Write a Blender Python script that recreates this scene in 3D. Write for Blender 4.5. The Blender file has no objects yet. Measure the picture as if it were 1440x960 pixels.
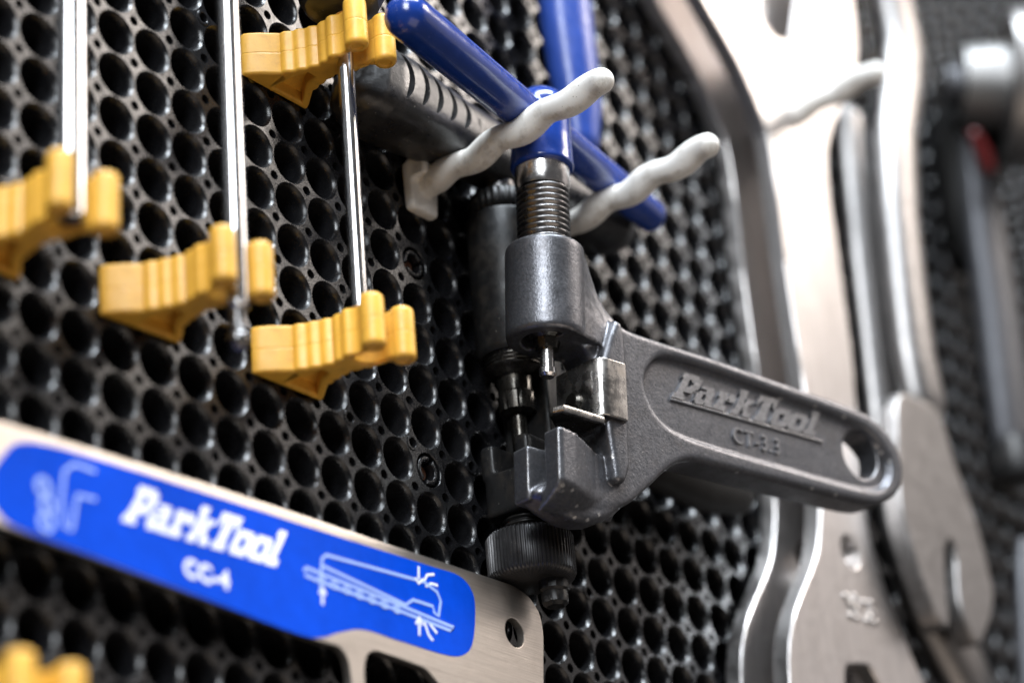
import bpy, bmesh, math, random
from mathutils import Vector, Matrix, geometry
random.seed(7)
S = 0.001                      # all shapes are written in millimetres
scene = bpy.context.scene

# ------------------------------------------------------------------ camera
# wall frame: X right along the wall, Z up, h out of the wall (world Y = -h)
RC = ((0.6203997445, -0.0792967083, 0.7802667422),
      (0.2926314392, -0.8996248892, -0.3241016808),
      (0.7276475780, 0.4294031797, -0.5349223415))       # rows: camera right, down, forward in (X, Z, h)
CX, CZ, CH = -227.49926, -215.42891, 240.22043
FPX = 3400.0
def to_w(v): return Vector((v[0], -v[2], v[1]))
right, down, fwd = (to_w(r) for r in RC)
cam_data = bpy.data.cameras.new('camera'); cam = bpy.data.objects.new('camera', cam_data)
scene.collection.objects.link(cam)
M = Matrix((right, -down, -fwd)).transposed().to_4x4()
M.translation = Vector((CX, -CH, CZ)) * S
cam.matrix_world = M
cam_data.sensor_width = 36.0; cam_data.lens = FPX * 36.0 / 1440.0
cam_data.clip_start = 0.01; cam_data.clip_end = 20.0
cam_data.dof.use_dof = True; cam_data.dof.focus_distance = 0.416; cam_data.dof.aperture_fstop = 8.8
scene.camera = cam

# ------------------------------------------------------------------ light
world = bpy.data.worlds.new('World'); scene.world = world; world.use_nodes = True
world.node_tree.nodes['Background'].inputs[0].default_value = (0.95, 0.93, 0.95, 1)
world.node_tree.nodes['Background'].inputs[1].default_value = 0.10
TARGET = Vector((100, -10, -25)) * S
def area(name, d, dist, sx, sy, power, col):
    l = bpy.data.lights.new(name, 'AREA'); l.shape = 'RECTANGLE'; l.size = sx; l.size_y = sy
    l.energy = power; l.color = col
    o = bpy.data.objects.new(name, l); scene.collection.objects.link(o)
    p = TARGET + to_w(d).normalized() * dist
    o.location = p
    o.rotation_euler = (TARGET - p).to_track_quat('-Z', 'Y').to_euler()
    return o
area('warm_shop_light', (0.625, 0.60, 0.53), 1.6, 0.55, 0.42, 13.0, (1.0, 0.90, 0.82))
area('ceiling_strip_light', (-0.12, 0.90, 0.36), 1.5, 1.10, 0.30, 66.0, (0.84, 0.92, 1.0))
area('window_light', (-0.76, 0.43, 0.50), 1.7, 0.5, 0.9, 32.0, (0.90, 0.95, 1.0))
area('room_bounce', (0.80, 0.20, 0.60), 2.6, 1.6, 1.5, 4.0, (1.0, 0.91, 0.87))
area('floor_bounce', (-0.10, -0.78, 0.60), 1.8, 1.6, 1.2, 6.5, (1.0, 0.84, 0.70))
scene.view_settings.view_transform = 'Standard'; scene.view_settings.look = 'None'
scene.view_settings.exposure = 0.0; scene.view_settings.gamma = 1.0
scene.cycles.use_denoising = True

# ------------------------------------------------------------------ geometry helpers
def ray(u, v):
    a, b = (u - 720) / FPX, (v - 480) / FPX
    return [RC[0][k] * a + RC[1][k] * b + RC[2][k] for k in range(3)]
def on_wall(u, v, h):          # point of a plane parallel to the wall, as (X, Z)
    d = ray(u, v); k = (h - CH) / d[2]
    return (CX + k * d[0], CZ + k * d[1])
def trace(pts, h): return [on_wall(u, v, h) for u, v in pts]

def obj(name, verts, faces, mat, parent=None, smooth=35, mods=None):
    me = bpy.data.meshes.new(name)
    me.from_pydata([(v[0] * S, v[1] * S, v[2] * S) for v in verts], [], faces)
    bm = bmesh.new(); bm.from_mesh(me)
    bmesh.ops.recalc_face_normals(bm, faces=bm.faces); bm.to_mesh(me); bm.free()
    return link(name, me, mat, parent, smooth)
def link(name, me, mat, parent=None, smooth=35):
    if mat is not None: me.materials.append(mat)
    if smooth:
        for p in me.polygons: p.use_smooth = True
        me.set_sharp_from_angle(angle=math.radians(smooth))
    o = bpy.data.objects.new(name, me); scene.collection.objects.link(o)
    if parent is not None: o.parent = parent
    return o
def thing(name, label, cat, X=0, Z=0, h=0, group=None, mat=None):
    o = bpy.data.objects.new(name, None); scene.collection.objects.link(o)
    o.empty_display_size = 0.01
    o.location = Vector((X, -h, Z)) * S
    if mat is not None: o.matrix_world = mat
    return tag(o, label, cat, group)
def tag(o, label, cat, group=None):
    o['label'] = label; o['category'] = cat
    if group: o['group'] = group
    return o

def offset(loop, d):           # inset a closed loop (positive = to the left of its direction)
    n = len(loop); out = []
    for i in range(n):
        p0, p1, p2 = Vector(loop[i - 1]), Vector(loop[i]), Vector(loop[(i + 1) % n])
        e1 = (p1 - p0); e2 = (p2 - p1)
        if e1.length < 1e-9 or e2.length < 1e-9: out.append((p1.x, p1.y)); continue
        e1.normalize(); e2.normalize()
        n1 = Vector((-e1.y, e1.x)); n2 = Vector((-e2.y, e2.x)); b = n1 + n2
        if b.length < 1e-6: b = n1.copy()
        b.normalize(); c = max(0.45, b.dot(n1))
        q = p1 + b * (d / c); out.append((q.x, q.y))
    return out
def ccw(loop):
    a = sum(loop[i - 1][0] * loop[i][1] - loop[i][0] * loop[i - 1][1] for i in range(len(loop)))
    return loop if a > 0 else loop[::-1]
def plate_geo(outer, holes, layers, fmap, inset_hole=1.0):
    """solid between the first and last layer; layers = [(height, inset), ...]"""
    loops = [ccw(list(outer))] + [ccw(list(h))[::-1] for h in holes]
    verts, faces, idx = [], [], []
    for c, ins in layers:
        row = []
        for k, lp in enumerate(loops):
            l2 = offset(lp, ins if k == 0 else ins * inset_hole) if abs(ins) > 1e-9 else lp
            st = len(verts); verts += [fmap(a, b, c) for a, b in l2]; row.append((st, len(lp), l2))
        idx.append(row)
    for r0, r1 in zip(idx, idx[1:]):
        for (s0, n, _), (s1, _, _) in zip(r0, r1):
            for i in range(n):
                j = (i + 1) % n; faces.append((s0 + i, s0 + j, s1 + j, s1 + i))
    for row in (idx[0], idx[-1]):
        flat = [s + i for s, n, _ in row for i in range(n)]
        tris = geometry.tessellate_polygon([[Vector((a, b, 0)) for a, b in l2] for _, _, l2 in row])
        faces += [tuple(flat[i] for i in t) for t in tris]
    return verts, faces
def bev(c0, c1, b, n=3):
    """layers of a slab with rounded rims"""
    L = []
    for k in range(n + 1):
        a = math.pi / 2 * k / n; L.append((c0 + b - b * math.cos(a), b - b * math.sin(a)))
    for k in range(n + 1):
        a = math.pi / 2 * (1 - k / n); L.append((c1 - b + b * math.cos(a), b - b * math.sin(a)))
    return L
XZ = lambda a, b, c: (a, -c, b)           # polygon in the wall plane, thickness outwards
XH = lambda a, b, c: (a, -b, c)           # polygon seen from above, thickness upwards
def plate(name, outer, holes, layers, mat, parent=None, fmap=XZ, smooth=30):
    v, f = plate_geo(outer, holes, layers, fmap); return weighted(obj(name, v, f, mat, parent, smooth))

def weighted(o):
    m = o.modifiers.new('wn', 'WEIGHTED_NORMAL'); m.weight = 80; m.keep_sharp = True; return o
def circle(x, z, r, n=32, rz=None): return [(x + r * math.cos(2 * math.pi * i / n), z + (rz or r) * math.sin(2 * math.pi * i / n)) for i in range(n)]
def spline(pts, sub=6, closed=True):
    n = len(pts); out = []
    rng = range(n) if closed else range(n - 1)
    for i in rng:
        g = (lambda k: Vector(pts[k % n])) if closed else (lambda k: Vector(pts[max(0, min(n - 1, k))]))
        p0, p1, p2, p3 = g(i - 1), g(i), g(i + 1), g(i + 2)
        for s in range(sub):
            t = s / sub
            q = 0.5 * ((2 * p1) + (p2 - p0) * t + (2 * p0 - 5 * p1 + 4 * p2 - p3) * t * t + (3 * p1 - p0 - 3 * p2 + p3) * t ** 3)
            out.append(tuple(q))
    if not closed: out.append(tuple(pts[-1]))
    return out
def fillet(pts, rs, n=6):
    out = []; m = len(pts)
    if not isinstance(rs, (list, tuple)): rs = [rs] * m
    for i in range(m):
        p0, p1, p2 = Vector(pts[i - 1]), Vector(pts[i]), Vector(pts[(i + 1) % m]); r = rs[i]
        if r <= 0: out.append(tuple(p1)); continue
        a = (p0 - p1); b = (p2 - p1); r = min(r, a.length * .49, b.length * .49)
        a = p1 + a.normalized() * r; b = p1 + b.normalized() * r
        for k in range(n + 1):
            t = k / n; q = a * (1 - t) ** 2 + p1 * 2 * t * (1 - t) + b * t * t; out.append((q.x, q.y))
    return out
def lathe_geo(prof, seg=40, fn=None, c=(0, 0), caps=True, helix=0.0):
    """profile [(r, z)] turned about the vertical through c=(x, n); fn(angle, r, z) may change r"""
    verts, faces = [], []
    for r, z in prof:
        for i in range(seg):
            a = 2 * math.pi * i / seg; rr = fn(a, r, z, i) if fn else r
            verts.append((c[0] + rr * math.cos(a), -c[1] + rr * math.sin(a), z + helix * (((a - math.pi / 2) / (2 * math.pi)) % 1.0 - 0.5)))
    for k in range(len(prof) - 1):
        for i in range(seg):
            j = (i + 1) % seg; faces.append((k * seg + i, k * seg + j, (k + 1) * seg + j, (k + 1) * seg + i))
    if caps:
        faces.append(tuple(range(seg))); faces.append(tuple((len(prof) - 1) * seg + i for i in range(seg)))
    return verts, faces
def lathe(name, prof, mat, parent=None, seg=40, fn=None, c=(0, 0), smooth=35):
    v, f = lathe_geo(prof, seg, fn, c); return obj(name, v, f, mat, parent, smooth)
def tube_geo(path, radii, seg=20, squash=None, roundcap=True):
    """path of 3-d points (mm, world axes); rounded ends"""
    P = [Vector(p) for p in path]; verts, faces = [], []
    n = len(P); T = []
    for i in range(n):
        t = P[min(i + 1, n - 1)] - P[max(i - 1, 0)]; T.append(t.normalized())
    up = Vector((0, 0, 1)) if abs(T[0].z) < 0.8 else Vector((0, -1, 0))
    rings = []
    side = T[0].cross(up).normalized()
    rows = []
    if roundcap:
        for k in range(5, 0, -1):
            a = math.pi / 2 * k / 5.3; rows.append((P[0] - T[0] * radii[0] * math.sin(a), radii[0] * math.cos(a), T[0]))
    for i in range(n): rows.append((P[i], radii[i], T[i]))
    if roundcap:
        for k in range(1, 6):
            a = math.pi / 2 * k / 5.3; rows.append((P[-1] + T[-1] * radii[-1] * math.sin(a), radii[-1] * math.cos(a), T[-1]))
    for p, r, t in rows:
        side = (side - t * side.dot(t)).normalized(); u = side.cross(t).normalized()
        st = len(verts)
        for i in range(seg):
            a = 2 * math.pi * i / seg
            sx, sy = (squash or (1, 1))
            verts.append(tuple(p + side * (r * sx * math.cos(a)) + u * (r * sy * math.sin(a))))
        rings.append(st)
    for s0, s1 in zip(rings, rings[1:]):
        for i in range(seg):
            j = (i + 1) % seg; faces.append((s0 + i, s0 + j, s1 + j, s1 + i))
    faces.append(tuple(rings[0] + i for i in range(seg))); faces.append(tuple(rings[-1] + i for i in range(seg)))
    return verts, faces
def tube(name, path, radii, mat, parent=None, seg=20, squash=None, roundcap=True, smooth=40):
    v, f = tube_geo(path, radii, seg, squash, roundcap); return obj(name, v, f, mat, parent, smooth)
def merge(geos):
    V, F = [], []
    for v, f in geos:
        o = len(V); V += list(v); F += [tuple(i + o for i in q) for q in f]
    return V, F
def box_geo(x0, x1, n0, n1, z0, z1, b=0.3):
    return plate_geo(fillet([(x0, z0), (x1, z0), (x1, z1), (x0, z1)], b, 3), [], bev(n0, n1, b, 2), XZ)
def box(name, x0, x1, n0, n1, z0, z1, mat, parent=None, b=0.3):
    v, f = box_geo(x0, x1, n0, n1, z0, z1, b); return obj(name, v, f, mat, parent)
def cast(name, geos, mat, parent, voxel=0.35, smooth_it=5):
    """fuse overlapping solids into one casting with soft fillets"""
    V, F = merge(geos)
    o = obj(name, V, F, None, None, 0)
    m = o.modifiers.new('r', 'REMESH'); m.mode = 'VOXEL'; m.voxel_size = voxel * S
    m = o.modifiers.new('s', 'SMOOTH'); m.factor = 0.5; m.iterations = smooth_it
    dg = bpy.context.evaluated_depsgraph_get()
    me = bpy.data.meshes.new_from_object(o.evaluated_get(dg))
    bpy.data.objects.remove(o)
    return link(name, me, mat, parent, 180)

# ------------------------------------------------------------------ materials
def material(name, col, rough=0.5, objvar=0.0, wear=0.0, wear_col=(0.45, 0.43, 0.41), metal=0.0, var=0.0, var_scale=0.3, grain=0.0, grain_scale=3.0, specks=0.0,
             speck_col=(0.6, 0.58, 0.55), rough_var=0.0, coat=0.0, spec=0.5, aniso=None, dirt=0.0, dirt_col=(0.1, 0.09, 0.08), dirt_scale=0.25, streak=None, sss=0.0, scratches=0.0):
    m = bpy.data.materials.new(name); m.use_nodes = True
    nt = m.node_tree; N, L = nt.nodes, nt.links
    b = N['Principled BSDF']
    b.inputs['Base Color'].default_value = (*col, 1); b.inputs['Roughness'].default_value = rough
    b.inputs['Metallic'].default_value = metal; b.inputs['Coat Weight'].default_value = coat
    b.inputs['Coat Roughness'].default_value = 0.12
    b.inputs['Specular IOR Level'].default_value = spec
    if sss: b.inputs['Subsurface Weight'].default_value = sss; b.inputs['Subsurface Radius'].default_value = (1, .6, .3); b.inputs['Subsurface Scale'].default_value = 0.001
    tc = N.new('ShaderNodeTexCoord'); mp = N.new('ShaderNodeMapping')
    mp.inputs['Scale'].default_value = (1000, 1000, 1000)
    if streak: mp.inputs['Scale'].default_value = tuple(1000 * s for s in streak)
    L.new(tc.outputs['Object'], mp.inputs[0])
    mp2 = N.new('ShaderNodeMapping'); mp2.inputs['Scale'].default_value = (1000, 1000, 1000); L.new(tc.outputs['Object'], mp2.inputs[0])
    def noise(scale, detail=4, src=mp, rough=0.6):
        n = N.new('ShaderNodeTexNoise'); n.inputs['Scale'].default_value = scale; n.inputs['Detail'].default_value = detail
        n.inputs['Roughness'].default_value = rough
        L.new(src.outputs[0], n.inputs['Vector']); return n
    def ramp(src, a, c, lo=0.0, hi=1.0):
        r = N.new('ShaderNodeMapRange'); r.inputs[1].default_value = a; r.inputs[2].default_value = c
        r.inputs[3].default_value = lo; r.inputs[4].default_value = hi; L.new(src, r.inputs[0]); return r.outputs[0]
    def mix(fac, a, c, mode='MIX'):
        x = N.new('ShaderNodeMix'); x.data_type = 'RGBA'; x.blend_type = mode
        if isinstance(fac, float): x.inputs[0].default_value = fac
        else: L.new(fac, x.inputs[0])
        for s, i in ((a, 6), (c, 7)):
            if isinstance(s, tuple): x.inputs[i].default_value = (*s[:3], 1)
            else: L.new(s, x.inputs[i])
        return x.outputs[2]
    c = col
    if var:
        f = ramp(noise(var_scale).outputs['Fac'], 0.3, 0.7)
        c = mix(f, tuple(x * (1 - var) for x in col), tuple(min(1, x * (1 + var)) for x in col))
    if objvar:                                           # each piece of the set a slightly different shade
        oi = N.new('ShaderNodeObjectInfo'); c = mix(ramp(oi.outputs['Random'], 0, 1, 0, objvar), c, tuple(x * .62 for x in col))
    if dirt:
        f = ramp(noise(dirt_scale, 6, mp2, 0.7).outputs['Fac'], 0.50, 0.72, 0, dirt); c = mix(f, c, dirt_col)
    if specks:
        v = N.new('ShaderNodeTexVoronoi'); v.inputs['Scale'].default_value = 1.1; L.new(mp2.outputs[0], v.inputs['Vector'])
        n = noise(0.8, 2, mp2)
        th = ramp(n.outputs['Fac'], 0.35, 0.75, 0.0, 0.16)
        x = N.new('ShaderNodeMath'); x.operation = 'LESS_THAN'; L.new(v.outputs['Distance'], x.inputs[0]); L.new(th, x.inputs[1])
        x2 = N.new('ShaderNodeMath'); x2.operation = 'MULTIPLY'; L.new(x.outputs[0], x2.inputs[0]); x2.inputs[1].default_value = specks
        c = mix(x2.outputs[0], c, speck_col)
    if wear:                                             # bright rubbed edges, broken up by noise
        ge = N.new('ShaderNodeNewGeometry'); pt = ramp(ge.outputs['Pointiness'], 0.515, 0.60)
        nz = ramp(noise(0.9, 4, mp2).outputs['Fac'], 0.35, 0.62)
        mm = N.new('ShaderNodeMath'); mm.operation = 'MULTIPLY'; L.new(pt, mm.inputs[0]); L.new(nz, mm.inputs[1])
        m3 = N.new('ShaderNodeMath'); m3.operation = 'MULTIPLY'; L.new(mm.outputs[0], m3.inputs[0]); m3.inputs[1].default_value = wear
        c = mix(m3.outputs[0], c, wear_col)
    if not isinstance(c, tuple): L.new(c, b.inputs['Base Color'])
    if rough_var:
        L.new(ramp(noise(0.5, 6, mp2).outputs['Fac'], 0.3, 0.7, max(0.02, rough - rough_var), rough + rough_var), b.inputs['Roughness'])
    if grain:
        bp = N.new('ShaderNodeBump'); bp.inputs['Strength'].default_value = grain; bp.inputs['Distance'].default_value = 0.0001
        L.new(noise(grain_scale, 3).outputs['Fac'], bp.inputs['Height']); L.new(bp.outputs[0], b.inputs['Normal'])
    return m
MT = {}
MT['panel'] = material('black_panel_plastic', (0.0070, 0.0070, 0.0080), 0.27, spec=0.42, var=0.35, grain=0.25, grain_scale=2.2, rough_var=0.09, specks=0.20, speck_col=(0.12, 0.115, 0.11), dirt=0.5, dirt_col=(0.016, 0.016, 0.0165), dirt_scale=0.09)
MT['cast'] = material('dark_cast_steel', (0.114, 0.115, 0.125), 0.35, metal=0.75, wear=1.0, wear_col=(0.60, 0.58, 0.56), var=0.26, var_scale=1.6, grain=0.55, grain_scale=2.4, rough_var=0.08, specks=0.5, speck_col=(0.42, 0.40, 0.38), dirt=0.4, dirt_col=(0.06, 0.05, 0.045))
MT['cast_plain'] = material('dark_cast_lettering', (0.23, 0.228, 0.235), 0.30, metal=0.75, var=0.3, var_scale=1.8, grain=0.6, grain_scale=2.4)
MT['satin'] = material('satin_steel', (0.28, 0.268, 0.262), 0.42, metal=1.0, var=0.10, rough_var=0.08)
MT['cast_black'] = material('black_oxide_steel', (0.009, 0.0088, 0.009), 0.42, metal=0.0, spec=0.3, var=0.3, grain=0.35, grain_scale=2.2, rough_var=0.12, specks=0.5, speck_col=(0.25, 0.23, 0.20), dirt=0.4, dirt_col=(0.05, 0.04, 0.03))
MT['steel'] = material('polished_steel', (0.66, 0.64, 0.63), 0.24, metal=1.0, var=0.10, rough_var=0.10, dirt=0.3, dirt_col=(0.3, 0.27, 0.24))
MT['thread'] = material('oiled_thread_steel', (0.19, 0.185, 0.185), 0.30, metal=1.0, var=0.2, rough_var=0.1, dirt=0.5, dirt_col=(0.06, 0.055, 0.05))
MT['greasy'] = material('greasy_steel', (0.060, 0.056, 0.050), 0.27, metal=0.9, var=0.4, rough_var=0.12, grain=0.3, dirt=0.7, dirt_col=(0.03, 0.022, 0.015))
MT['bracket'] = material('worn_plated_sheet', (0.52, 0.50, 0.475), 0.27, metal=1.0, var=0.2, rough_var=0.12, grain=0.2, dirt=0.6, dirt_col=(0.16, 0.13, 0.10), streak=(1, 1, 0.25))
MT['blue'] = material('blue_dipped_vinyl', (0.007, 0.036, 0.23), 0.22, var=0.12, rough_var=0.07, coat=0.35, specks=0.35, speck_col=(0.25, 0.3, 0.45), grain=0.05, grain_scale=0.6)
MT['white'] = material('white_hook_coating', (0.76, 0.735, 0.69), 0.5, var=0.05, grain=0.25, grain_scale=0.5, dirt=0.85, dirt_col=(0.40, 0.36, 0.31), dirt_scale=0.32, specks=0.8, speck_col=(0.24, 0.21, 0.19), rough_var=0.1)
MT['yellow'] = material('yellow_clip_plastic', (0.78, 0.415, 0.052), 0.44, objvar=0.5, var=0.06, grain=0.25, grain_scale=2.0, rough_var=0.08, dirt=0.45, dirt_col=(0.36, 0.17, 0.03), dirt_scale=0.35, specks=0.35, speck_col=(0.30, 0.16, 0.05), sss=0.10)
MT['plate'] = material('brushed_stainless', (0.56, 0.51, 0.46), 0.38, metal=1.0, var=0.10, var_scale=1.2, grain=0.35, grain_scale=1.5, streak=(0.06, 1, 2.5), dirt=0.15, dirt_col=(0.3, 0.25, 0.2))
MT['bluelabel'] = material('blue_print', (0.0008, 0.056, 0.52), 0.5, spec=0.04, var=0.08, rough_var=0.06, specks=0.12, speck_col=(0.1, 0.2, 0.7))
MT['whiteprint'] = material('white_print', (0.80, 0.82, 0.86), 0.5, var=0.04)
MT['paleprint'] = material('pale_blue_print', (0.30, 0.42, 0.78), 0.5, var=0.04)
MT['chrome'] = material('chrome_plating', (0.52, 0.515, 0.52), 0.19, metal=1.0, var=0.06, rough_var=0.06, dirt=0.25, dirt_col=(0.4, 0.36, 0.3))
MT['wrench'] = material('ground_wrench_steel', (0.62, 0.59, 0.575), 0.35, metal=1.0, var=0.12, var_scale=0.5, grain=0.25, grain_scale=1.2, rough_var=0.07, streak=(1, 1, 0.12), dirt=0.15, dirt_col=(0.4, 0.34, 0.28))
MT['rubber'] = material('black_rubber_grip', (0.015, 0.0146, 0.015), 0.33, var=0.25, grain=0.4, grain_scale=1.4, specks=0.7, speck_col=(0.35, 0.33, 0.30), rough_var=0.08, dirt=0.4, dirt_col=(0.07, 0.065, 0.06))
MT['brown'] = material('rusty_screw', (0.16, 0.07, 0.04), 0.5, metal=0.6, var=0.3, var_scale=1.0)
MT['matte'] = material('matte_black_grip', (0.007, 0.0065, 0.006), 0.62, var=0.3, spec=0.25)
MT['dull'] = material('dull_grey_steel', (0.21, 0.205, 0.20), 0.5, metal=0.9, var=0.15)
MT['knob'] = material('worn_black_knurl', (0.030, 0.029, 0.030), 0.36, metal=0.5, var=0.3, specks=0.5, speck_col=(0.2, 0.19, 0.18), rough_var=0.1)
MT['red'] = material('red_band', (0.10, 0.008, 0.008), 0.4)
MT['darksteel'] = material('dark_gunmetal', (0.05, 0.05, 0.055), 0.5, metal=0.5, var=0.15, rough_var=0.08)

# ------------------------------------------------------------------ wall of perforated panels
PITCH = 8.0
def build_panel(name, i0, i1, j0, j1, parent, special=()):
    V, F = [], []
    p2 = PITCH / 2; rs = 0.88
    def cell(i, j, fine, kind):
        cx, cz = i * PITCH, -j * PITCH
        per = 10 if fine else 4
        n = per * 4
        outer = []
        for q in range(4):
            ca, sa = (1, 0, -1, 0)[q], (0, 1, 0, -1)[q]
            if fine:
                pts = [(p2, 0), (p2, 1.05), (p2, 2.15), (p2, p2 - rs)]
                pts += [(p2 + rs * math.cos(math.radians(270 - t)), p2 + rs * math.sin(math.radians(270 - t))) for t in (22.5, 45, 67.5)]
                pts += [(p2 - rs, p2), (2.15, p2), (1.05, p2)]
            else:
                pts = [(p2, 0), (p2, p2 - rs), (p2 - .62, p2 - .62), (p2 - rs, p2)]
            outer += [(ca * x - sa * z, sa * x + ca * z) for x, z in pts]
        st = len(V)
        for x, z in outer: V.append((cx + x, 0, cz + z))
        if kind == 1: prof = [(3.25, 0), (3.15, -0.12), (3.05, -2.2), (0.02, -2.2)]
        else: prof = [(3.94, 0), (3.88, -0.05), (3.58, -0.34), (3.34, -0.72), (3.22, -1.4), (3.05, -5.0), (2.9, -11.0), (0.02, -11.0)]
        rings = []
        jit = random.uniform(-.05, .05)
        for r, d in prof:
            s2 = len(V)
            for k in range(n):
                a = 2 * math.pi * k / n; V.append((cx + r * math.cos(a), -d, cz + r * math.sin(a)))
            rings.append(s2)
        for k in range(n):
            l = (k + 1) % n; F.append((st + k, st + l, rings[0] + l, rings[0] + k))
        for a, b in zip(rings, rings[1:]):
            for k in range(n):
                l = (k + 1) % n; F.append((a + k, a + l, b + l, b + k))
        # walls of the small corner holes
        seq = [k for q in range(4) for k in ((q * per + 3, q * per + 4, q * per + 5, q * per + 6, q * per + 7) if fine else (q * per + 1, q * per + 2, q * per + 3))]
        m = 5 if fine else 3
        dn = len(V)
        for k in seq: x, y, z = V[st + k]; V.append((x, 7.0, z))
        for q in range(4):
            for k in range(m - 1):
                a = q * m + k; F.append((st + seq[a], st + seq[a + 1], dn + a + 1, dn + a))
            V.append((cx + (p2 if q in (0, 3) else -p2), 7.0, cz + (p2 if q in (0, 1) else -p2)))
            c = len(V) - 1
            for k in range(m - 1): F.append((dn + q * m + k, dn + q * m + k + 1, c))
    for i in range(i0, i1 + 1):
        for j in range(j0, j1 + 1):
            x, z = i * PITCH, -j * PITCH
            d = [x - CX, z - CZ, -CH]
            w = sum(RC[2][k] * d[k] for k in range(3))
            u = 720 + FPX * sum(RC[0][k] * d[k] for k in range(3)) / w; v = 480 + FPX * sum(RC[1][k] * d[k] for k in range(3)) / w
            fine = -80 < u < 1500 and -80 < v < 1040
            cell(i, j, fine, 1 if (i, j) in special else 0)
    me = bpy.data.meshes.new(name)
    me.from_pydata([(a * S, b * S, c * S) for a, b, c in V], [], F)
    return link(name, me, MT['panel'], parent, 28)
wv, wf = box_geo(-140, 480, -14, -11.6, -170, 240, 0.3)
wall = obj('wall', wv, wf, MT['panel']); wall['kind'] = 'structure'
SCREWS = ((9, 2), (9, 7), (9, 12), (9, -3), (9, -8))
pa = build_panel('perforated_panel', -14, 9, -24, 19, wall, SCREWS)
pb = build_panel('perforated_panel', 10, 54, -24, 19, wall)
pb.location = (0.00025, 0.0001, 0)
def anchor(i, j, k):
    ox, oz = i * PITCH, -j * PITCH
    geos = []
    for a0 in (0.35 + k, 0.35 + k + math.pi):            # split ring
        arc = [(2.65 * math.cos(a0 + t), 2.65 * math.sin(a0 + t)) for t in [x * 2.75 / 12 for x in range(13)]]
        arc2 = [(1.75 * math.cos(a0 + t), 1.75 * math.sin(a0 + t)) for t in [x * 2.75 / 12 for x in range(13)]][::-1]
        geos.append(plate_geo(arc + arc2, [], bev(-2.1, -0.05, 0.28, 3), lambda a, b, c: (ox + a, -c, oz + b)))
    v, f = merge(geos); o = obj('split_ring', v, f, MT['panel'], wall)
    v, f = lathe_geo([(0.05, 0), (1.2, 0.05), (1.35, 0.35), (1.35, 1.0)], 20)
    o = obj('screw_head', [(ox + x, -(-2.15 + (1 - z) * .5), oz + y) for x, y, z in v], f, MT['brown'], wall)
for k, (i, j) in enumerate(SCREWS): anchor(i, j, (0.2, 1.0, 2.1, 0.6, 1.7)[k])
def collar(x, z):
    v, f = plate_geo(circle(x, z, 1.42, 24), [circle(x, z, 0.92, 24)], [(-0.3, 0), (0.10, 0), (0.16, 0.08)], XZ)
    obj('hole_collar', v, f, MT['panel'], wall)
for i, j in ((6.5, 6.5), (8.5, 6.5), (10.5, 6.5), (2.5, -1.5), (-1.5, 4.5), (14.5, 8.5), (4.5, 9.5), (17.5, 6.5)): collar(i * 8, -j * 8)

# ------------------------------------------------------------------ local frame of the front chain tool
def frame(X, Z, h, yaw, pitch, roll):
    y, q, r = (math.radians(a) for a in (yaw, pitch, roll))
    ex, ez, en = Vector((1, 0, 0)), Vector((0, 1, 0)), Vector((0, 0, 1))       # (X, Z, h)
    ez, en = ez * math.cos(q) + en * math.sin(q), en * math.cos(q) - ez * math.sin(q)
    ex, ez = ex * math.cos(r) - ez * math.sin(r), ez * math.cos(r) + ex * math.sin(r)
    Y = lambda a: Vector((a[0] * math.cos(y) - a[2] * math.sin(y), a[1], a[0] * math.sin(y) + a[2] * math.cos(y)))
    ex, ez, en = to_w(Y(ex)), to_w(Y(ez)), to_w(Y(en))
    m = Matrix((ex, -en, ez)).transposed().to_4x4(); m.translation = Vector((X, -h, Z)) * S
    return m

# ---- lettering drawn on a small grid, as blocky slab letters
GLY = {
 'P': ["########..", "##########", ".###..####", ".###...###", ".###..####", ".########.", ".#######..", ".###......", "#####.....", "######...."],
 'a': ["..........", "..........", "..........", ".######...", "....####..", ".#######..", "###..###..", "###..###..", "#########.", ".####.####"],
 'r': [".........", ".........", ".........", "####.###.", "#########", ".####.###", ".###.....", ".###.....", "######...", "######..."],
 'k': ["####......", "####......", ".###......", ".###.####.", ".###.###..", ".######...", ".######...", ".###.###..", "####..####", "####..####"],
 'T': ["##########", "##########", "##.####.##", "#..####..#", "...####...", "...####...", "...####...", "...####...", "..######..", "..######.."],
 'o': [".........", ".........", ".........", ".#######.", "#########", "###...###", "###...###", "###...###", "#########", ".#######."],
 'l': ["####..", "####..", ".###..", ".###..", ".###..", ".###..", ".###..", ".###..", "######", "######"],
}
def word(text, width, height, shear, gap=0.3):
    cells = []; x = 0
    for ch in text:
        g = GLY[ch]
        for r, row in enumerate(g):
            k = 0
            while k < len(row):
                if row[k] == '#':
                    e = k
                    while e < len(row) and row[e] == '#': e += 1
                    cells.append((x + k - .08, 9 - r, x + e + .08, 10 - r)); k = e
                else: k += 1
        x += len(g[0]) + gap
    sx, sz = width / x, height / 10
    return [[(a * sx + b * sz * shear, b * sz), (c * sx + b * sz * shear, b * sz), (c * sx + d * sz * shear, d * sz), (a * sx + d * sz * shear, d * sz)] for a, b, c, d in cells]
def word_geo(text, width, height, shear, n0, n1, fmap):
    V, F = [], []
    for q in word(text, width, height, shear):
        v, f = plate_geo(q, [], [(n0, 0), (n1, 0)], fmap); o = len(V); V += v; F += [tuple(i + o for i in t) for t in f]
    return V, F
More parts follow.
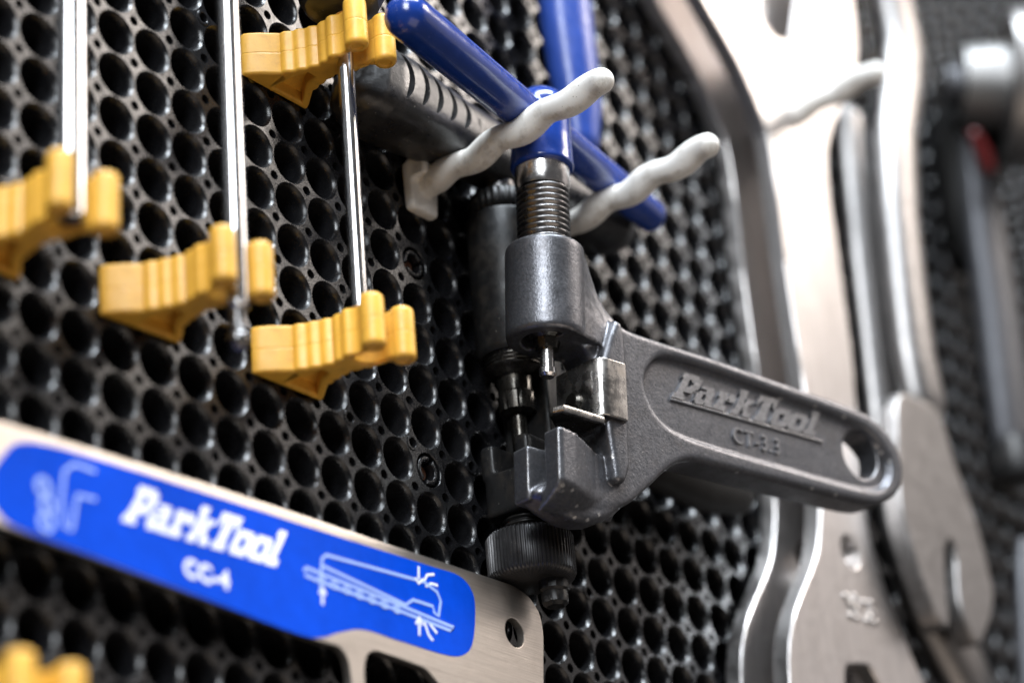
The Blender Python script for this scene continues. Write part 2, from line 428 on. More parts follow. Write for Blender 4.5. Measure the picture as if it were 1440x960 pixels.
def text_mesh(body, size, extrude, bold=0.0, shear=0.0):
    cu = bpy.data.curves.new('t', 'FONT'); cu.body = body; cu.size = size; cu.extrude = extrude; cu.offset = bold; cu.shear = shear; cu.space_character = 1.12
    o = bpy.data.objects.new('t', cu); scene.collection.objects.link(o)
    dg = bpy.context.evaluated_depsgraph_get()
    me = bpy.data.meshes.new_from_object(o.evaluated_get(dg)); bpy.data.objects.remove(o)
    V = [tuple(v.co) for v in me.vertices]; F = [tuple(p.vertices) for p in me.polygons]
    bpy.data.meshes.remove(me); return V, F

# ------------------------------------------------------------------ front chain tool
TM = frame(82.5, 0, 22.5, 12, 3, 2)
ct = thing('chain_tool', 'dark cast chain tool with blue crossbar handle and embossed lettering, resting on the white hooks', 'chain tool', mat=TM, group='chain tools')
barrel = lathe_geo([(0.05, -18.0), (6.4, -17.9), (6.95, -18.4), (7.05, -19.4), (7.15, -35.0), (6.9, -35.7), (6.4, -36.0), (4.6, -36.0), (4.4, -35.5), (4.3, -29.0), (0.05, -29.0)], 56)
outline = spline([(3.0, -18.8), (6.3, -18.9), (7.3, -21.4), (8.5, -24.8), (10.6, -27.9), (14.0, -29.9), (18.5, -30.5), (36, -30.3), (54, -30.4), (73.0, -30.6), (80.0, -31.6), (85.2, -35.2), (86.9, -40.2), (85.2, -45.0), (80.6, -48.4), (74.0, -49.9),
                  (52.6, -50.9), (36.5, -51.6), (30.0, -52.0), (25.0, -54.3), (19.6, -59.2), (14.2, -63.8), (8.0, -66.4), (2.0, -66.9), (1.0, -62.0), (3.0, -58.4), (7.6, -56.6), (8.6, -52.0), (8.4, -44.0), (7.4, -39.6), (5.6, -36.6), (2.0, -34.5)], 5)
flv, flf = [], []
FL = ((-18.9, 6.6), (-22, 7.7), (-25, 8.9), (-28, 11.0), (-30.4, 14.2), (-32.5, 17.0), (-36.0, 17.5))
for z_, xr in FL:
    half_ = [(0, 6.9), (3.2, 6.3), (3.2 + (xr - 3.2) * .3, 5.3), (3.2 + (xr - 3.2) * .6, 4.4), (xr, 3.5)]
    for a_, b_ in half_ + [(a_, -b_ * .95) for a_, b_ in half_[::-1]]: flv.append((a_, -b_, z_))
for r_ in range(len(FL) - 1):
    for k_ in range(10): l_ = (k_ + 1) % 10; flf.append((r_ * 10 + k_, r_ * 10 + l_, r_ * 10 + 10 + l_, r_ * 10 + 10 + k_))
flf += [tuple(range(10)), tuple(range(10 * len(FL) - 10, 10 * len(FL)))]
flare = (flv, flf)
recess = spline([(19.5, -40.0), (21.0, -36.0), (25.0, -33.4), (36, -32.9), (54, -33.2), (71.0, -33.6), (78.2, -34.8), (82.6, -38.4), (83.0, -42.2), (79.6, -45.8), (72.0, -47.0), (54, -47.4), (36, -47.7), (26.5, -47.2), (21.5, -44.6)], 5)
rim = plate_geo(outline, [recess], bev(-3.6, 4.0, 1.0, 3), XZ)
floor_loop = offset(ccw(recess), -1.5)
eye = circle(76.2, -39.3, 4.8, 32)
floor_ = plate_geo(floor_loop, [eye], [(-2.4, 0), (2.6, 0)], XZ)
jf = [(-5.0, 4.3), (-5.0, 7.9), (-4.0, 8.2), (-1.0, 7.7), (2.5, 6.3), (6.0, 4.6), (9.5, 3.9), (12, 3.6), (12, 0.5), (0, 1.0), (-1, 4.3)]
jv, jq = [], []
for z_, k_ in ((-55.4, 0.0), (-64.8, 0.0), (-65.6, 0.06), (-66.6, 0.22), (-67.8, 0.48), (-68.8, 0.80)):
    for a_, b_ in jf: jv.append((a_, -(b_ * (1 - k_) + 1.2 * k_), z_ - (0.10 * max(0, a_ + 2) if z_ > -60 else 0) + (0.25 * max(0, a_ - 4) if z_ < -64 else 0)))
for r_ in range(5):
    for k_ in range(11): l_ = (k_ + 1) % 11; jq.append((r_ * 11 + k_, r_ * 11 + l_, r_ * 11 + 11 + l_, r_ * 11 + 11 + k_))
jq += [tuple(range(11)), tuple(range(55, 66))]
jaw_front = (jv, jq)
jaw_back = plate_geo(fillet([(-6.3, -2.4), (-6.3, 1.5), (0, 1.8), (9, 1.8), (9, -2.8), (0, -2.8)], .3, 2), [], bev(-66.8, -57.0, 0.4, 2), XH)
jaw_base = plate_geo(spline([(-5.4, -65.0), (-5.6, -66.4), (-2, -68.2), (3, -69.2), (8, -68.2), (13, -64.8), (13, -62.5), (6, -61), (-2, -63)], 4), [], bev(-2.2, 3.8, 1.4, 3), XZ)
rib = plate_geo([(9.3, -60.8), (10.2, -61.4), (11.8, -61.0), (13.0, -58), (13.2, -38), (13.0, -33), (12.2, -30.8), (10.8, -30.6), (9.2, -34), (7.6, -38.6), (7.4, -44), (8.0, -52)], [], bev(2.0, 6.3, 1.1, 3), XZ)
cast('body', [barrel, flare, rim, floor_, jaw_front, jaw_back, jaw_base, rib], MT['cast'], ct, 0.27, 5)
# embossed lettering in the recess
v, f = word_geo('ParkTool', 36.5, 5.5, 0.62, -0.4, 0.50, lambda a, b, c: (a, -c, b))
emb = obj('embossed_lettering', [(26.6 + x, y - 2.55, -40.3 + 0.035 * x + z) for x, y, z in v], f, MT['cast_plain'], ct, 20)
v, f = text_mesh('CT-3.3', 4.4, 0.32, 0.03)
obj('embossed_lettering', [(41.6 + x * 0.90, -2.6 - z, -45.2 + 0.03 * x + y) for x, y, z in v], f, MT['cast_plain'], ct, 20)
v, f = box_geo(26.4, 65.6, 2.4, 2.95, -40.95, -40.5, 0.08)
obj('emboss_underline', [(x, y, z + 0.035 * (x - 26)) for x, y, z in v], f, MT['cast_plain'], ct)
# pressure screw: collar, thread, pin
lathe('screw_collar', [(0.05, -1), (4.9, -1), (4.95, -5.6), (4.6, -6.3), (0.05, -6.3)], MT['steel'], ct, 40)
pr = [(0.05, -6.2)]
z = -6.3
while z > -19.0: pr += [(4.15, z), (4.72, z - 0.34), (4.80, z - 0.55), (4.72, z - 0.76), (4.15, z - 1.1)]; z -= 1.12
v, f = lathe_geo(pr + [(0.05, z)], 56, helix=1.12); obj('threaded_shaft', v, f, MT['thread'], ct, 60)
lathe('pin_holder', [(0.05, -28), (3.4, -28), (3.4, -35.0), (2.5, -35.6), (2.0, -37.4), (0.05, -37.4)], MT['greasy'], ct, 28, lambda a, r, zz, i: r * (1 - 0.06 * (i % 4 == 0)))
lathe('pin', [(0.05, -36), (1.22, -36), (1.22, -40.8), (1.5, -41.0), (1.5, -42.0), (1.1, -42.5), (0.05, -42.5)], MT['steel'], ct, 24)
# blue handle
hubp = [(4.9, -2.2), (5.55, -2.25), (5.85, -1.6), (5.65, -0.6), (5.45, 4.0), (5.5, 9.0)] + [(max(0.04, 5.5 * math.cos(t)), 9.6 + 5.0 * math.sin(t)) for t in [k * math.pi / 2 / 12 for k in range(1, 13)]]
hb = lathe_geo([(0.05, -2.2)] + hubp, 40)
inv = TM.inverted().to_3x3()
d = inv @ to_w((math.cos(math.radians(8)), 0, -math.sin(math.radians(8))))
barpts = [Vector((0, 0, 7.0)) + d * s for s in (-44.6, -38, -25, -12, 0, 12, 25, 36, 42.6)]
bar = tube_geo(barpts, [4.0, 4.0, 3.85, 3.7, 3.6, 3.55, 3.5, 3.4, 3.3], 28)
cast('crossbar_handle', [hb, bar], MT['blue'], ct, 0.24, 22)
# worn spring bracket clipped over the rib
zb0, zb1 = -50.2, -39.4
brk = plate_geo([(5.4, -4.0), (5.4, 5.0), (5.55, 5.9), (6.0, 6.7), (6.7, 7.2), (7.6, 7.4), (11.2, 7.4), (11.8, 7.15), (12.1, 6.5), (12.1, 4.2), (11.3, 4.2), (11.3, 6.5), (7.6, 6.5), (6.9, 6.2), (6.4, 5.6), (6.3, 4.9), (6.3, -4.0)], [], bev(zb0, zb1, 0.3, 3), XH)
bo = weighted(obj('spring_bracket', *brk, MT['bracket'], ct))
v, f = lathe_geo([(0.05, 0), (1.9, 0), (1.9, 0.3), (1.4, 0.8), (0.05, 0.9)], 24)
obj('rivet', [(5.4 - zz, -0.6 + a, -46.0 + b) for a, b, zz in v], f, MT['greasy'], bo)
tabg = plate_geo([(-3.4, 5.0), (-2.6, 6.9), (6.4, 7.0), (7.3, 6.2), (6.6, 5.4), (6.2, 5.9), (-2.0, 5.9), (-2.6, 4.6)], [], bev(-51.8, -50.6, 0.15, 2), XH)
obj('tab', tabg[0], tabg[1], MT['bracket'], bo)
shelf = plate_geo([(-2.6, 3.2), (-2.6, 6.9), (6.6, 7.0), (6.8, 0.4), (1.0, 0.4)], [], bev(-51.7, -51.0, 0.12, 2), XH)
obj('chain_shelf', shelf[0], shelf[1], MT['greasy'], bo)

# ------------------------------------------------------------------ second chain tool, behind
BX, BH = 89.0, 7.5
bt = thing('chain_tool', 'black greasy chain tool with rubber grip and knurled knobs, hanging behind the grey one', 'chain tool', BX, 0, BH, group='chain tools')
knurl = lambda a, r, z, i: r * (1.0 if (i // 2) % 2 == 0 else 0.955) if r > 5 else r
lathe('barrel', [(0.05, -4.0), (6.2, -4.0), (6.6, -4.8), (6.6, -31.5), (6.0, -32.4), (3.0, -32.4), (0.05, -32.4)], MT['cast_black'], bt, 40)
lathe('knurled_collar', [(0.05, 0.8), (5.2, 0.8), (5.9, 0.3), (5.9, -3.4), (5.2, -3.9), (0.05, -3.9)], MT['cast_black'], bt, 112, knurl, smooth=50)
pr = [(0.05, -32.0)]; z = -32.2
for k in range(4): pr += [(5.3, z), (5.6, z - .3), (5.3, z - .6)]; z -= .75
lathe('thread', pr + [(5.0, z), (3.6, z - 1.2), (0.05, z - 1.2)], MT['greasy'], bt, 36)
lathe('pin_ferrule', [(0.05, -36), (3.4, -36), (3.2, -39.2), (3.5, -39.6), (3.3, -42.8), (2.4, -43.4), (0.05, -43.4)], MT['greasy'], bt, 48, lambda a, r, z, i: r * (0.93 if (i % 6 == 0 and z < -39.4 and r > 3) else 1))
lathe('pin', [(0.05, -43), (1.5, -43), (1.45, -50), (0.05, -50)], MT['greasy'], bt, 20)
cradle = [plate_geo(fillet([(-5.5, -5.5), (6, -5.5), (6, 5.5), (-5.5, 5.5)], 2.5, 4), [], bev(-63, -55, 0.5, 2), XH),
          plate_geo(fillet([(-5.5, 2.2), (1, 2.2), (1, 5.4), (-5.5, 5.4)], 1, 3), [], bev(-56, -49.5, 0.5, 2), XH),
          plate_geo(fillet([(-5.5, -5.4), (1, -5.4), (1, -2.2), (-5.5, -2.2)], 1, 3), [], bev(-56, -49.5, 0.5, 2), XH),
          plate_geo(fillet([(2, -5.4), (9, -4.4), (9, 4.4), (2, 5.4)], 1, 3), [], bev(-63, -28, 0.6, 2), XH)]
cast('cradle', cradle, MT['cast_black'], bt, 0.4, 3)
pr = [(0.05, -62)]; z = -62
for k in range(3): pr += [(4.1, z), (4.5, z - .4), (4.5, z - .6), (4.1, z - 1.0)]; z -= 1.1
lathe('adjusting_thread', pr + [(4.0, z - 1), (0.05, z - 1)], MT['cast_black'], bt, 36)
lathe('knurled_knob', [(0.05, -66.0), (4.9, -66.0), (7.3, -66.3), (7.7, -66.9), (7.7, -73.4), (7.3, -74.2), (6.4, -74.6), (0.05, -74.6)], MT['knob'], bt, 248, knurl, smooth=50)
lathe('knob_bolt', [(0.05, -74.4), (2.6, -74.4), (2.6, -76.2), (2.2, -76.6), (2.4, -77.0), (2.3, -78.6), (1.6, -79.2), (0.05, -79.2)], MT['cast_black'], bt, 24, lambda a, r, z, i: r * (0.9 if i % 4 == 0 else 1), c=(2.4, 2.6))
hp = [(6, 0, -37), (22, 0, -37), (40, 0, -38), (58, 0, -39), (70, 0, -38)]
tube('handle', hp, [6, 7.5, 8, 7.5, 6.0], MT['matte'], bt, 24, (0.55, 1.0))
# rubber cross grip with slots
gz = 9.0
def grip_geo():
    V, F = [], []; seg = 40; rows = []
    st = [(-41.5, .28), (-41.0, .58), (-39.8, .82), (-37.5, 1.0), (-34, 1.10), (-29, 1.10), (-24, 1.02), (-16, .92), (-8, .86), (0, .82), (8, .86), (16, .93), (26, 1.0), (34, .98), (37.5, .82), (39, .5)]
    for x, k in st:
        rows.append(len(V))
        for i in range(seg):
            a = 2 * math.pi * i / seg; c, s_ = math.cos(a), math.sin(a)
            V.append((x + 2.2 * s_ * (x < -30), -6.4 * k * math.copysign(abs(c) ** .66, c), gz + 7.2 * k * math.copysign(abs(s_) ** .66, s_)))
    for a, b in zip(rows, rows[1:]):
        for i in range(seg): l = (i + 1) % seg; F.append((a + i, a + l, b + l, b + i))
    F.append(tuple(range(seg))); F.append(tuple(rows[-1] + i for i in range(seg)))
    return V, F
go = cast('cross_grip', [grip_geo()], MT['rubber'], bt, 0.4, 4)
cut = []
for k in range(7):
    x = -33.5 + k * 4.3; hh = 4.6 - 0.35 * k
    path = [(x + 1.5 * math.sin(math.pi * t / 8) , -(6.9 - .12 * k), gz + 1.0 + hh * (t / 4 - 1)) for t in range(9)]
    cut.append(tube_geo(path, [.3, .6, .75, .8, .8, .8, .75, .6, .3], 12, (0.95, 3.2)))
v, f = merge(cut); co = obj('cutter', v, f, None, None, 0); co.parent = bt
bm_ = go.modifiers.new('slots', 'BOOLEAN'); bm_.object = co; bm_.operation = 'DIFFERENCE'; bm_.solver = 'EXACT'
dg = bpy.context.evaluated_depsgraph_get()
gm = bpy.data.meshes.new_from_object(go.evaluated_get(dg)); go.modifiers.clear(); go.data = gm
gm.set_sharp_from_angle(angle=math.radians(40))
bpy.data.objects.remove(co)
lathe('stem', [(0.05, gz), (3.2, gz), (3.2, 0.5), (0.05, 0.5)], MT['thread'], bt, 24)

# ------------------------------------------------------------------ white coated hooks
def hook(X, Z, label, seed, L=42.6):
    r = random.Random(seed)
    hk = thing('hook', label, 'hook', X, Z, 0, 'white coated peg hooks')
    pts, rad = [], []
    for k in range(57):
        h = k * L / 56
        w = math.sin((h - 6.0) / 10.6 * 2 * math.pi) if h > 5 else 0
        pts.append((0.25 * math.sin(h * .5 + seed), -h, 0.10 * h + 0.42 * w))
        rad.append(2.5 + 0.16 * math.sin((h - 3.0) / 10.6 * 2 * math.pi) if h > 4 else 2.3)
    tube('prong', pts, rad, MT['white'], hk, 24)
    base = [plate_geo(fillet([(-3.9, -5.6), (3.4, -5.6), (3.9, 3.6), (-4.2, 4.4)], 1.2, 4), [], bev(0.1, 2.2, 0.5, 2), XZ),
            plate_geo([(-3.9, 0.5), (-3.9, 4.6), (0.8, 1.5)], [], bev(0.6, 5.2, 0.5, 2), XZ),
            box_geo(-1.7, 1.7, 0.3, 5.5, -2.0, 2.0, .8)]
    cast('base', base, MT['white'], hk, 0.35, 3)
    return hk
hook(74.0, -0.4, 'white wavy hook with square base, crossing in front of the blue hub', 1)
hook(107.0, 0.0, 'white wavy hook right of the blue hub, tip over the blurred background', 2)
hook(197.0, 60.2, 'blurred white hook pointing out in front of the large pale wrench', 3, 34.5)

# ------------------------------------------------------------------ chain checker gauge
GH = 5.5
gauge_px = [(-150, 545), (0, 592), (150, 637), (300, 683), (450, 732), (600, 782), (688, 811), (722, 822), (745, 838), (760, 862), (765, 890), (765, 980), (762, 1010), (640, 985), (612, 955), (600, 940), (560, 925), (528, 914), (517, 918), (513, 935), (514, 975), (516, 1010), (496, 1005), (495, 960), (490, 925), (478, 908), (455, 903), (380, 876), (250, 829), (120, 780), (0, 737), (-150, 690)]
gl = trace(gauge_px, GH)
gx = sum(p[0] for p in gl) / len(gl); gz_ = gl[15][1]
gauge = thing('chain_gauge', 'brushed steel chain wear gauge with a bright blue printed label', 'gauge', gl[1][0], gl[1][1], GH)
g0 = gl[1]
rel = lambda pts: [(a - g0[0], b - g0[1]) for a, b in pts]
gbody = fillet(rel(gl), 1.2, 3)
hole = on_wall(724, 889, GH)
hl = rel([hole])[0]
plate('plate', gbody, [circle(hl[0], hl[1], 2.55, 32)], bev(-1.6, 0.0, 0.22, 2), MT['plate'], gauge)
lab_px = [(4, 640), (34, 621), (120, 640), (300, 697), (450, 746), (600, 794), (645, 809), (664, 832), (668, 862), (664, 905), (650, 921), (625, 920), (560, 900), (512, 885), (480, 888), (450, 896), (415, 890), (300, 846), (150, 789), (34, 746), (4, 728), (-12, 700), (-10, 665)]
lab = spline(rel(trace(lab_px, GH)), 4)
plate('label', lab, [], [(0.01, 0), (0.06, 0), (0.08, 0.03)], MT['bluelabel'], gauge)
# printed logo: two ends of the baseline give place, size and slope
def on_label(name, geo, u0, v0, u1, v1, width, mat, dz=0.0):
    a = Vector(rel([on_wall(u0, v0, GH)])[0]); b = Vector(rel([on_wall(u1, v1, GH)])[0])
    ex = (b - a).normalized(); ez = Vector((-ex.y, ex.x)); k = (b - a).length / width
    V = [(a.x + ex.x * x * k + ez.x * z * k, -(0.10 + c + dz), a.y + ex.y * x * k + ez.y * z * k) for x, z, c in geo[0]]
    return obj(name, V, geo[1], mat, gauge, 0)
flat = lambda a, b, c: (a, b, c)
logo = word_geo('ParkTool', 55, 11.0, 0.62, 0.0, 0.05, flat)
on_label('logo_print', logo, 170, 732, 406, 803, 60, MT['whiteprint'])
v, f = text_mesh('CC-4', 10, 0.02, 0.45)
on_label('model_print', ([(x, y, z + .03) for x, y, z in v], f), 258, 808, 333, 832, 28.5, MT['whiteprint'])
def lines(name, strokes, w, mat):
    for q, st in enumerate(strokes):                     # one ribbon for each drawn stroke
        P = [Vector(p) for p in rel(trace(st, GH))]; L, Rr = [], []
        for k in range(len(P)):
            d = (P[min(k + 1, len(P) - 1)] - P[max(k - 1, 0)]).normalized(); n = Vector((-d.y, d.x)) * w / 2
            L.append(P[k] + n); Rr.append(P[k] - n)
        m = len(P); c = 0.13 + 0.004 * (q % 6)
        V = [(p.x, -0.09, p.y) for p in L + Rr] + [(p.x, -c, p.y) for p in L + Rr]
        F = []
        for k in range(m - 1):
            a, b, e, g = k, k + 1, m + k + 1, m + k; o = 2 * m
            F += [(a, b, e, g), (a + o, b + o, e + o, g + o), (a, b, b + o, a + o), (g, e, e + o, g + o)]
        F += [(0, m, 3 * m, 2 * m), (m - 1, 2 * m - 1, 4 * m - 1, 3 * m - 1)]
        obj(name, V, F, mat, gauge, 0)
lines('diagram_line', [
    [(100, 745), (88, 738), (86, 700), (90, 662), (104, 652), (134, 663)], [(100, 745), (104, 720), (108, 696), (134, 702)],
    [(450, 832), (452, 785), (458, 780), (596, 818), (614, 832), (619, 845), (616, 866), (611, 862)],
    [(452, 795), (570, 850), (580, 843), (608, 852), (610, 862)],
    [(426, 802), (430, 798), (450, 806), (560, 850), (638, 882), (632, 886), (560, 858), (450, 818), (428, 808)]], 0.55, MT['paleprint'])
lines('diagram_line', [[(453, 850), (453, 828)], [(448, 834), (453, 826), (458, 836)], [(588, 796), (588, 818)], [(583, 812), (588, 820), (594, 814)], [(589, 893), (589, 870)], [(584, 877), (589, 867), (594, 879)],
    [(595, 818), (600, 808), (610, 807)], [(598, 824), (606, 820), (615, 823)], [(596, 874), (602, 892), (608, 900)], [(600, 872), (606, 880), (614, 890)]], 0.45, MT['whiteprint'])
for u, v in ((60, 684), (66, 710), (64, 734)):
    c = rel([on_wall(u, v, GH)])[0]
    ring = plate_geo(circle(c[0], c[1], 1.5, 18), [circle(c[0], c[1], 0.8, 18)], [(0.09, 0), (0.14, 0)], XZ)
    obj('figure_print', *ring, MT['paleprint'], gauge, 0)
for k in range(7):
    u, v = 452 + k * 17.5, 816 + k * 6.8
    c = rel([on_wall(u, v, GH)])[0]
    obj('chain_link_print', *plate_geo(circle(c[0], c[1], 1.0, 12, 0.7), [circle(c[0], c[1], .6, 12, .35)], [(0.15, 0), (0.18, 0)], XZ), MT['paleprint'], gauge, 0)

# ------------------------------------------------------------------ yellow spring clips
LEAN = 0.13
def clip_profile(spread):
    half = [(7.9, 0.05), (7.95, 0.7), (7.3, 1.7), (6.2, 3.0), (5.2, 4.0), (4.5, 4.8)]
    h, x = 5.2, 4.2
    hs = [5.2 + k * 0.36 for k in range(29)]
    for h in hs:
        t = (h - 5.2) / 10.1
        base = 4.1 - 2.0 * math.sin(min(1, t * 1.25) * math.pi / 2) + max(0, t - 0.62) * 3.2
        half.append((base + 0.42 * abs(math.sin((h - 5.2) / 2.05 * math.pi)) - .1, h))
    half += [(3.1 + (spread - 4) * .5, 16.2), (3.6 + (spread - 4) * .8, 17.4)]
    cx, ch, r = spread + 0.35, 20.2, 1.85
    for k in range(13):
        a = math.radians(-70 + k * 22); half.append((cx + r * math.cos(a), ch + r * math.sin(a)))
    ci = [(spread - 1.3, 18.4), (2.35, 17.4), (2.3, 16.2), (1.7, 15.0), (0.7, 14.4)]
    half += ci
    loop = half + [(-a, b) for a, b in half[::-1]]
    return [(a + LEAN * max(0, b - 3), b) for a, b in loop]
def clip(X, Z, spread, label):
    c = thing('spring_clip', label, 'clip', X, Z, 0, 'yellow spring clips')
    c.rotation_euler = (0, random.uniform(-.025, .025), random.uniform(-.03, .03))
    prof = clip_profile(spread)
    cav1 = [(-5.6, 1.3), (-2.2, 1.3), (-2.2, 4.2), (-3.0, 4.4)]
    cav2 = [(-1.5, 1.3), (5.8, 1.3), (3.4, 4.0), (2.0, 5.8), (1.2, 8.4), (-0.6, 8.4), (-1.3, 6.0)]
    lay = bev(0, 8.4, 0.55, 3); lay = lay[:4] + [(3.9, 0), (4.12, 0), (4.2, 0.04), (4.28, 0), (4.5, 0)] + lay[4:]
    a = plate_geo(prof, [cav1, cav2], lay, XH)
    web = plate_geo([(-6.4, 0.8), (6.4, 0.8), (3, 6), (1.6, 9), (-1.6, 9), (-3, 6)], [], [(2.2, 0), (7.6, 0)], XH)
    v, f = merge([a, web]); weighted(obj('body', v, f, MT['yellow'], c, 50))
    for s in (-1, 1):
        cx = s * (spread + 0.35)
        p = [(0.9, 0.1), (1.15, -0.35), (1.7, -0.3), (1.98, 0.1), (1.98, 0.6), (1.98, 3.9), (1.98, 4.13), (1.945, 4.2), (1.98, 4.27), (1.98, 4.5), (1.98, 7.9), (1.9, 8.4), (1.6, 8.75), (0.05, 8.8)]
        v, f = lathe_geo([(0.05, 1.0)] + p, 28, c=(cx + LEAN * 17.2, 20.2)); obj('finger', v, f, MT['yellow'], c, 50)
    o = box('plug', -2.0, 2.0, -4.0, 0.2, 2.4, 6.2, MT['yellow'], c)
    return c
clip(36.7, 4.3, 3.3, 'yellow clip at the top edge, under the dark driver handle')
clip(36.7, -51.4, 3.3, 'yellow clip nearest the picture centre, gripping the thin chrome rod')
clip(4.2, -51.7, 3.55, 'yellow clip holding the rod that ends in a ball tip')
clip(-28.0, -51.7, 3.9, 'blurred yellow clip cut off by the left edge, holding the thickest rod')
clip(-34.5, -125.5, 3.8, 'blurred yellow clip in the bottom left corner below the gauge')

# ------------------------------------------------------------------ chrome hex rods
def hexrod(X, h, z0, z1, r, label, ball=False, handle=None):
    d = thing('hex_driver', label, 'hex driver', X, z0, h, 'chrome hex drivers')
    L = z1 - z0
    zb = 7.0 if ball else 0.0
    lathe('shaft', [(0.05, zb), (r - .4, zb), (r, zb + .5), (r, L), (0.05, L)], MT['chrome'], d, 28)
    if ball:
        pr = [(0.05, zb + 1), (r * .8, zb + .8), (r * .62, zb - .9), (r * .60, 4.2), (r * .72, 3.6)] + [(r * .98 * math.cos(t), 2.0 + r * .98 * math.sin(t)) for t in [math.radians(a) for a in (55, 35, 15, -5, -25, -45, -65)]] + [(0.05, 2.0 - r * .95)]
        lathe('ball_tip', pr, MT['thread'], d, 24, lambda a, rr, z, i: rr * (0.94 if i % 4 == 0 else 1))
    if handle:
        zz = handle - z0
        lathe('handle', [(0.05, zz), (3.5, zz), (6.4, zz + 1.4), (7.8, zz + 4.2), (8.2, zz + 9), (7.4, zz + 20), (8.0, zz + 40), (7.5, zz + 60), (0.05, zz + 61)], MT['rubber'], d, 36, lambda a, rr, z, i: rr * (1 - 0.03 * (i % 6 < 2)) if rr > 4 else rr)
    return d
hexrod(38.5, 15.0, -46.0, 25, 1.38, 'thin chrome driver rod running between the two clips in one column', handle=14.2)
hexrod(6.4, 18.6, -61.3, 60, 1.75, 'chrome driver rod with a ball tip poking below its yellow clip', ball=True)
hexrod(-25.8, 17.9, -51.0, 60, 2.15, 'thickest blurred chrome rod at the left edge')

# ------------------------------------------------------------------ blue handled pliers
pl = thing('blue_handled_tool', 'blurred upright blue tool handle behind the crossbar', 'tool handle', *on_wall(800, 100, 8), 8)
po = on_wall(800, 100, 8)
def handle(name, pts, rad):
    P = [(on_wall(u, v, 8)[0] - po[0], 0, on_wall(u, v, 8)[1] - po[1]) for u, v in pts]
    return tube(name, P, rad, MT['blue'], pl, 24, (1, .8))
handle('grip', [(818, 196), (814, 150), (806, 100), (798, 40), (790, -40), (782, -140)], [4.2, 5.4, 6.0, 6.3, 6.3, 6.0])
MT['blue_satin'] = material('blue_worn_grip', (0.02, 0.055, 0.27), 0.34, var=0.12, rough_var=0.08)
pl.children[0].data.materials[0] = MT['blue_satin']

# ------------------------------------------------------------------ big flat wrenches on the right
WH = 14.0
w_out = [(930, -110), (962, -50), (990, 2), (1040, 91), (1067, 153), (1081, 192), (1092, 255), (1103, 350), (1116, 440), (1131, 540), (1146, 640), (1154, 696), (1152, 761), (1142, 799), (1120, 855), (1111, 905), (1112, 962), (1118, 1020), (1130, 1080),
         (1180, 1100), (1184, 1040), (1189, 985), (1190, 940), (1198, 934), (1216, 934), (1226, 940), (1250, 985), (1290, 1050), (1320, 1120), (1370, 1120),
         (1352, 1060), (1328, 1010), (1300, 960), (1262, 870), (1240, 810), (1224, 752), (1216, 700), (1210, 620), (1203, 553), (1200, 505), (1190, 432), (1179, 350), (1168, 277), (1164, 220), (1169, 188), (1180, 158), (1195, 125), (1204, 90), (1204, 50), (1198, 0), (1190, -60),
         (1140, -70), (1137, -20), (1133, 20), (1126, 50), (1112, 56), (1092, 52), (1076, 34), (1055, 0), (1020, -60), (985, -120)]
def wrench(h, dx, dz, label, t=4.0, fork=True):
    P = trace(w_out if fork else w_out[:51] + w_out[-1:], WH); c = (P[12][0], P[12][1])
    w = thing('flat_wrench', label, 'wrench', c[0] + dx, c[1] + dz, h, 'large flat wrenches')
    P = spline([(a - c[0], b - c[1]) for a, b in P], 3)
    ho = on_wall(1196, 775, WH); ho = (ho[0] - c[0], ho[1] - c[1])
    plate('blade', P, [circle(ho[0], ho[1], 3.4, 28)], bev(-t, 0, 0.55, 3), MT['wrench'], w)
    return w, c
w1, wc = wrench(WH, 0, 0, 'large pale flat wrench with forked top, nearest of the stack')
wrench(5.0, -3.0, 0.5, 'second flat wrench of the stack, only its left edge showing', fork=False)
# peened size marks
for k, (u, v) in enumerate([(1189, 838), (1192, 845), (1200, 839), (1197, 847), (1213, 847), (1223, 849), (1203, 857), (1196, 866), (1205, 869), (1226, 862), (1219, 873), (1229, 875), (1195, 851), (1221, 868)]):
    a, b = on_wall(u, v, WH); 
    dv, df = lathe_geo([(0.85, 0.0), (0.78, 0.3), (0.4, 0.55), (0.04, 0.6)], 12)
    obj('size_mark', [(a - wc[0] + x, -z + 0.02, b - wc[1] + y) for x, y, z in dv], df, MT['chrome'], w1)

# wrench with a rounded shank and slotted head, further right
SH = 16.0
def pathpts(pts, h): return [(on_wall(u, v, h)[0], -h, on_wall(u, v, h)[1]) for u, v in pts]
sp = pathpts([(1225, -140), (1240, -60), (1256, 10), (1268, 70), (1266, 130), (1258, 190), (1262, 300), (1272, 400), (1284, 500), (1296, 560)], SH)
b0 = Vector(sp[-1])
sw = thing('slotted_wrench', 'blurred chrome wrench with rounded shank and slotted flat head', 'wrench', b0.x, b0.z, SH)
tube('shank', [tuple(Vector(p) - b0) for p in sp], [7, 7, 7, 7.5, 7.5, 7.2, 7.0, 7.0, 7.2, 7.4], MT['satin'], sw, 28, (0.95, 0.62))
hd = trace([(1264, 556), (1286, 556), (1322, 580), (1344, 650), (1370, 720), (1392, 800), (1398, 850), (1380, 905), (1362, 880), (1350, 840), (1345, 780), (1338, 760), (1330, 775), (1332, 830), (1336, 880), (1320, 870), (1300, 820), (1280, 760), (1266, 690), (1262, 610)], SH + 5)
plate('head', spline([(a - b0.x, b - b0.z) for a, b in hd], 4), [], bev(0, 5.0, 0.9, 3), MT['satin'], sw)
rp = pathpts([(1196, 178), (1204, 260), (1216, 380), (1230, 500), (1244, 620), (1262, 740), (1300, 850), (1350, 940), (1400, 1040)], 9)
r0 = Vector(rp[-1])
rw = thing('round_wrench', 'blurred bar wrench with a rounded top end behind the slotted one', 'wrench', r0.x, r0.z, 9)
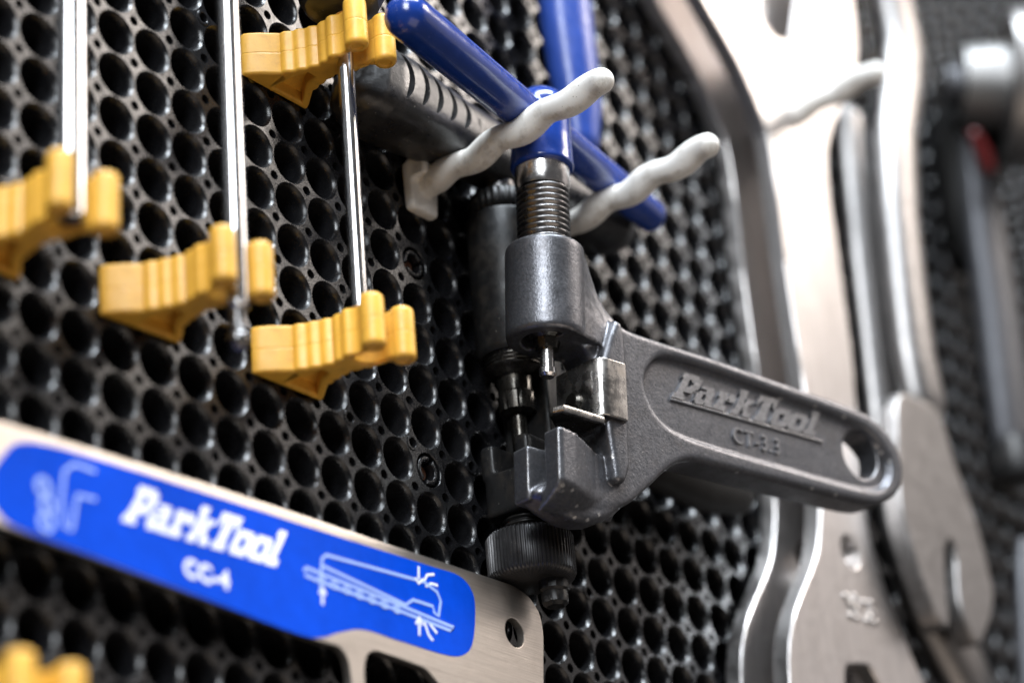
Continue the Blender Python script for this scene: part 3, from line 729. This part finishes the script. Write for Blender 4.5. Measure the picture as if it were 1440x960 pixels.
tube('bar', [tuple(Vector(p) - r0) for p in rp], [5.6, 5.4, 5.2, 5.2, 5.4, 6, 7.5, 8.5, 9], MT['satin'], rw, 24, (1, .6))

# far right: sprocket tool with discs, dark handle, bright bar
c = on_wall(1426, 126, 26)
ft = thing('freewheel_tool', 'blurred silver round tool with a wide flange at the upper right edge', 'tool', c[0], c[1], 26)
dirv = Vector((0.62, -0.76, -0.12)).normalized()
def disc(name, s0, s1, r0_, r1_, mat):
    P = [tuple(dirv * (s0 + (s1 - s0) * k / 4)) for k in range(5)]
    return tube(name, P, [r0_ + (r1_ - r0_) * k / 4 for k in range(5)], mat, ft, 36, None, False)
disc('nose', -14, -3, 10.5, 12, MT['dull']); disc('flange', -3, 2, 21, 21, MT['satin']); disc('body', 2, 20, 17, 15, MT['satin']); disc('tail', -18, -13, 5.5, 6, MT['darksteel'])
hpx = pathpts([(1366, 170), (1376, 250), (1388, 340), (1402, 440), (1414, 540), (1424, 620)], 12)
h0 = Vector(hpx[-1])
dh = thing('dark_bar', 'blurred dark grey tool handle with a red mark, below the silver round tool', 'tool', h0.x, h0.z, 12)
tube('grip', [tuple(Vector(p) - h0) for p in hpx], [5, 6.5, 8, 8.5, 8.5, 8], MT['darksteel'], dh, 24, (1, .6))
rc = [tuple(Vector(p) - h0) for p in pathpts([(1370, 190), (1382, 215), (1390, 236)], 19)]
tube('red_collar', rc, [1.5, 2.1, 1.7], MT['red'], dh, 16)
tube('sleeve', [tuple(Vector(p) - h0) for p in pathpts([(1352, 120), (1356, 200), (1366, 300), (1376, 360)], 8)], [6, 8, 8, 6], MT['matte'], dh, 20)
lathe('end_cap', [(0.05, -1), (7.4, -1), (7.8, -6), (6.8, -10), (0.05, -10.6)], MT['rubber'], dh, 28)
bpx = pathpts([(1440, 770), (1440, 830), (1444, 900), (1452, 1000)], 20)
q0 = Vector(bpx[-1])
sb = thing('steel_bar', 'blurred bright steel bar cut off by the bottom right corner', 'tool', q0.x, q0.z, 20)
tube('bar', [tuple(Vector(p) - q0) for p in bpx], [2.6, 3.0, 3.4, 3.6], MT['darksteel'], sb, 24, (1, .7))
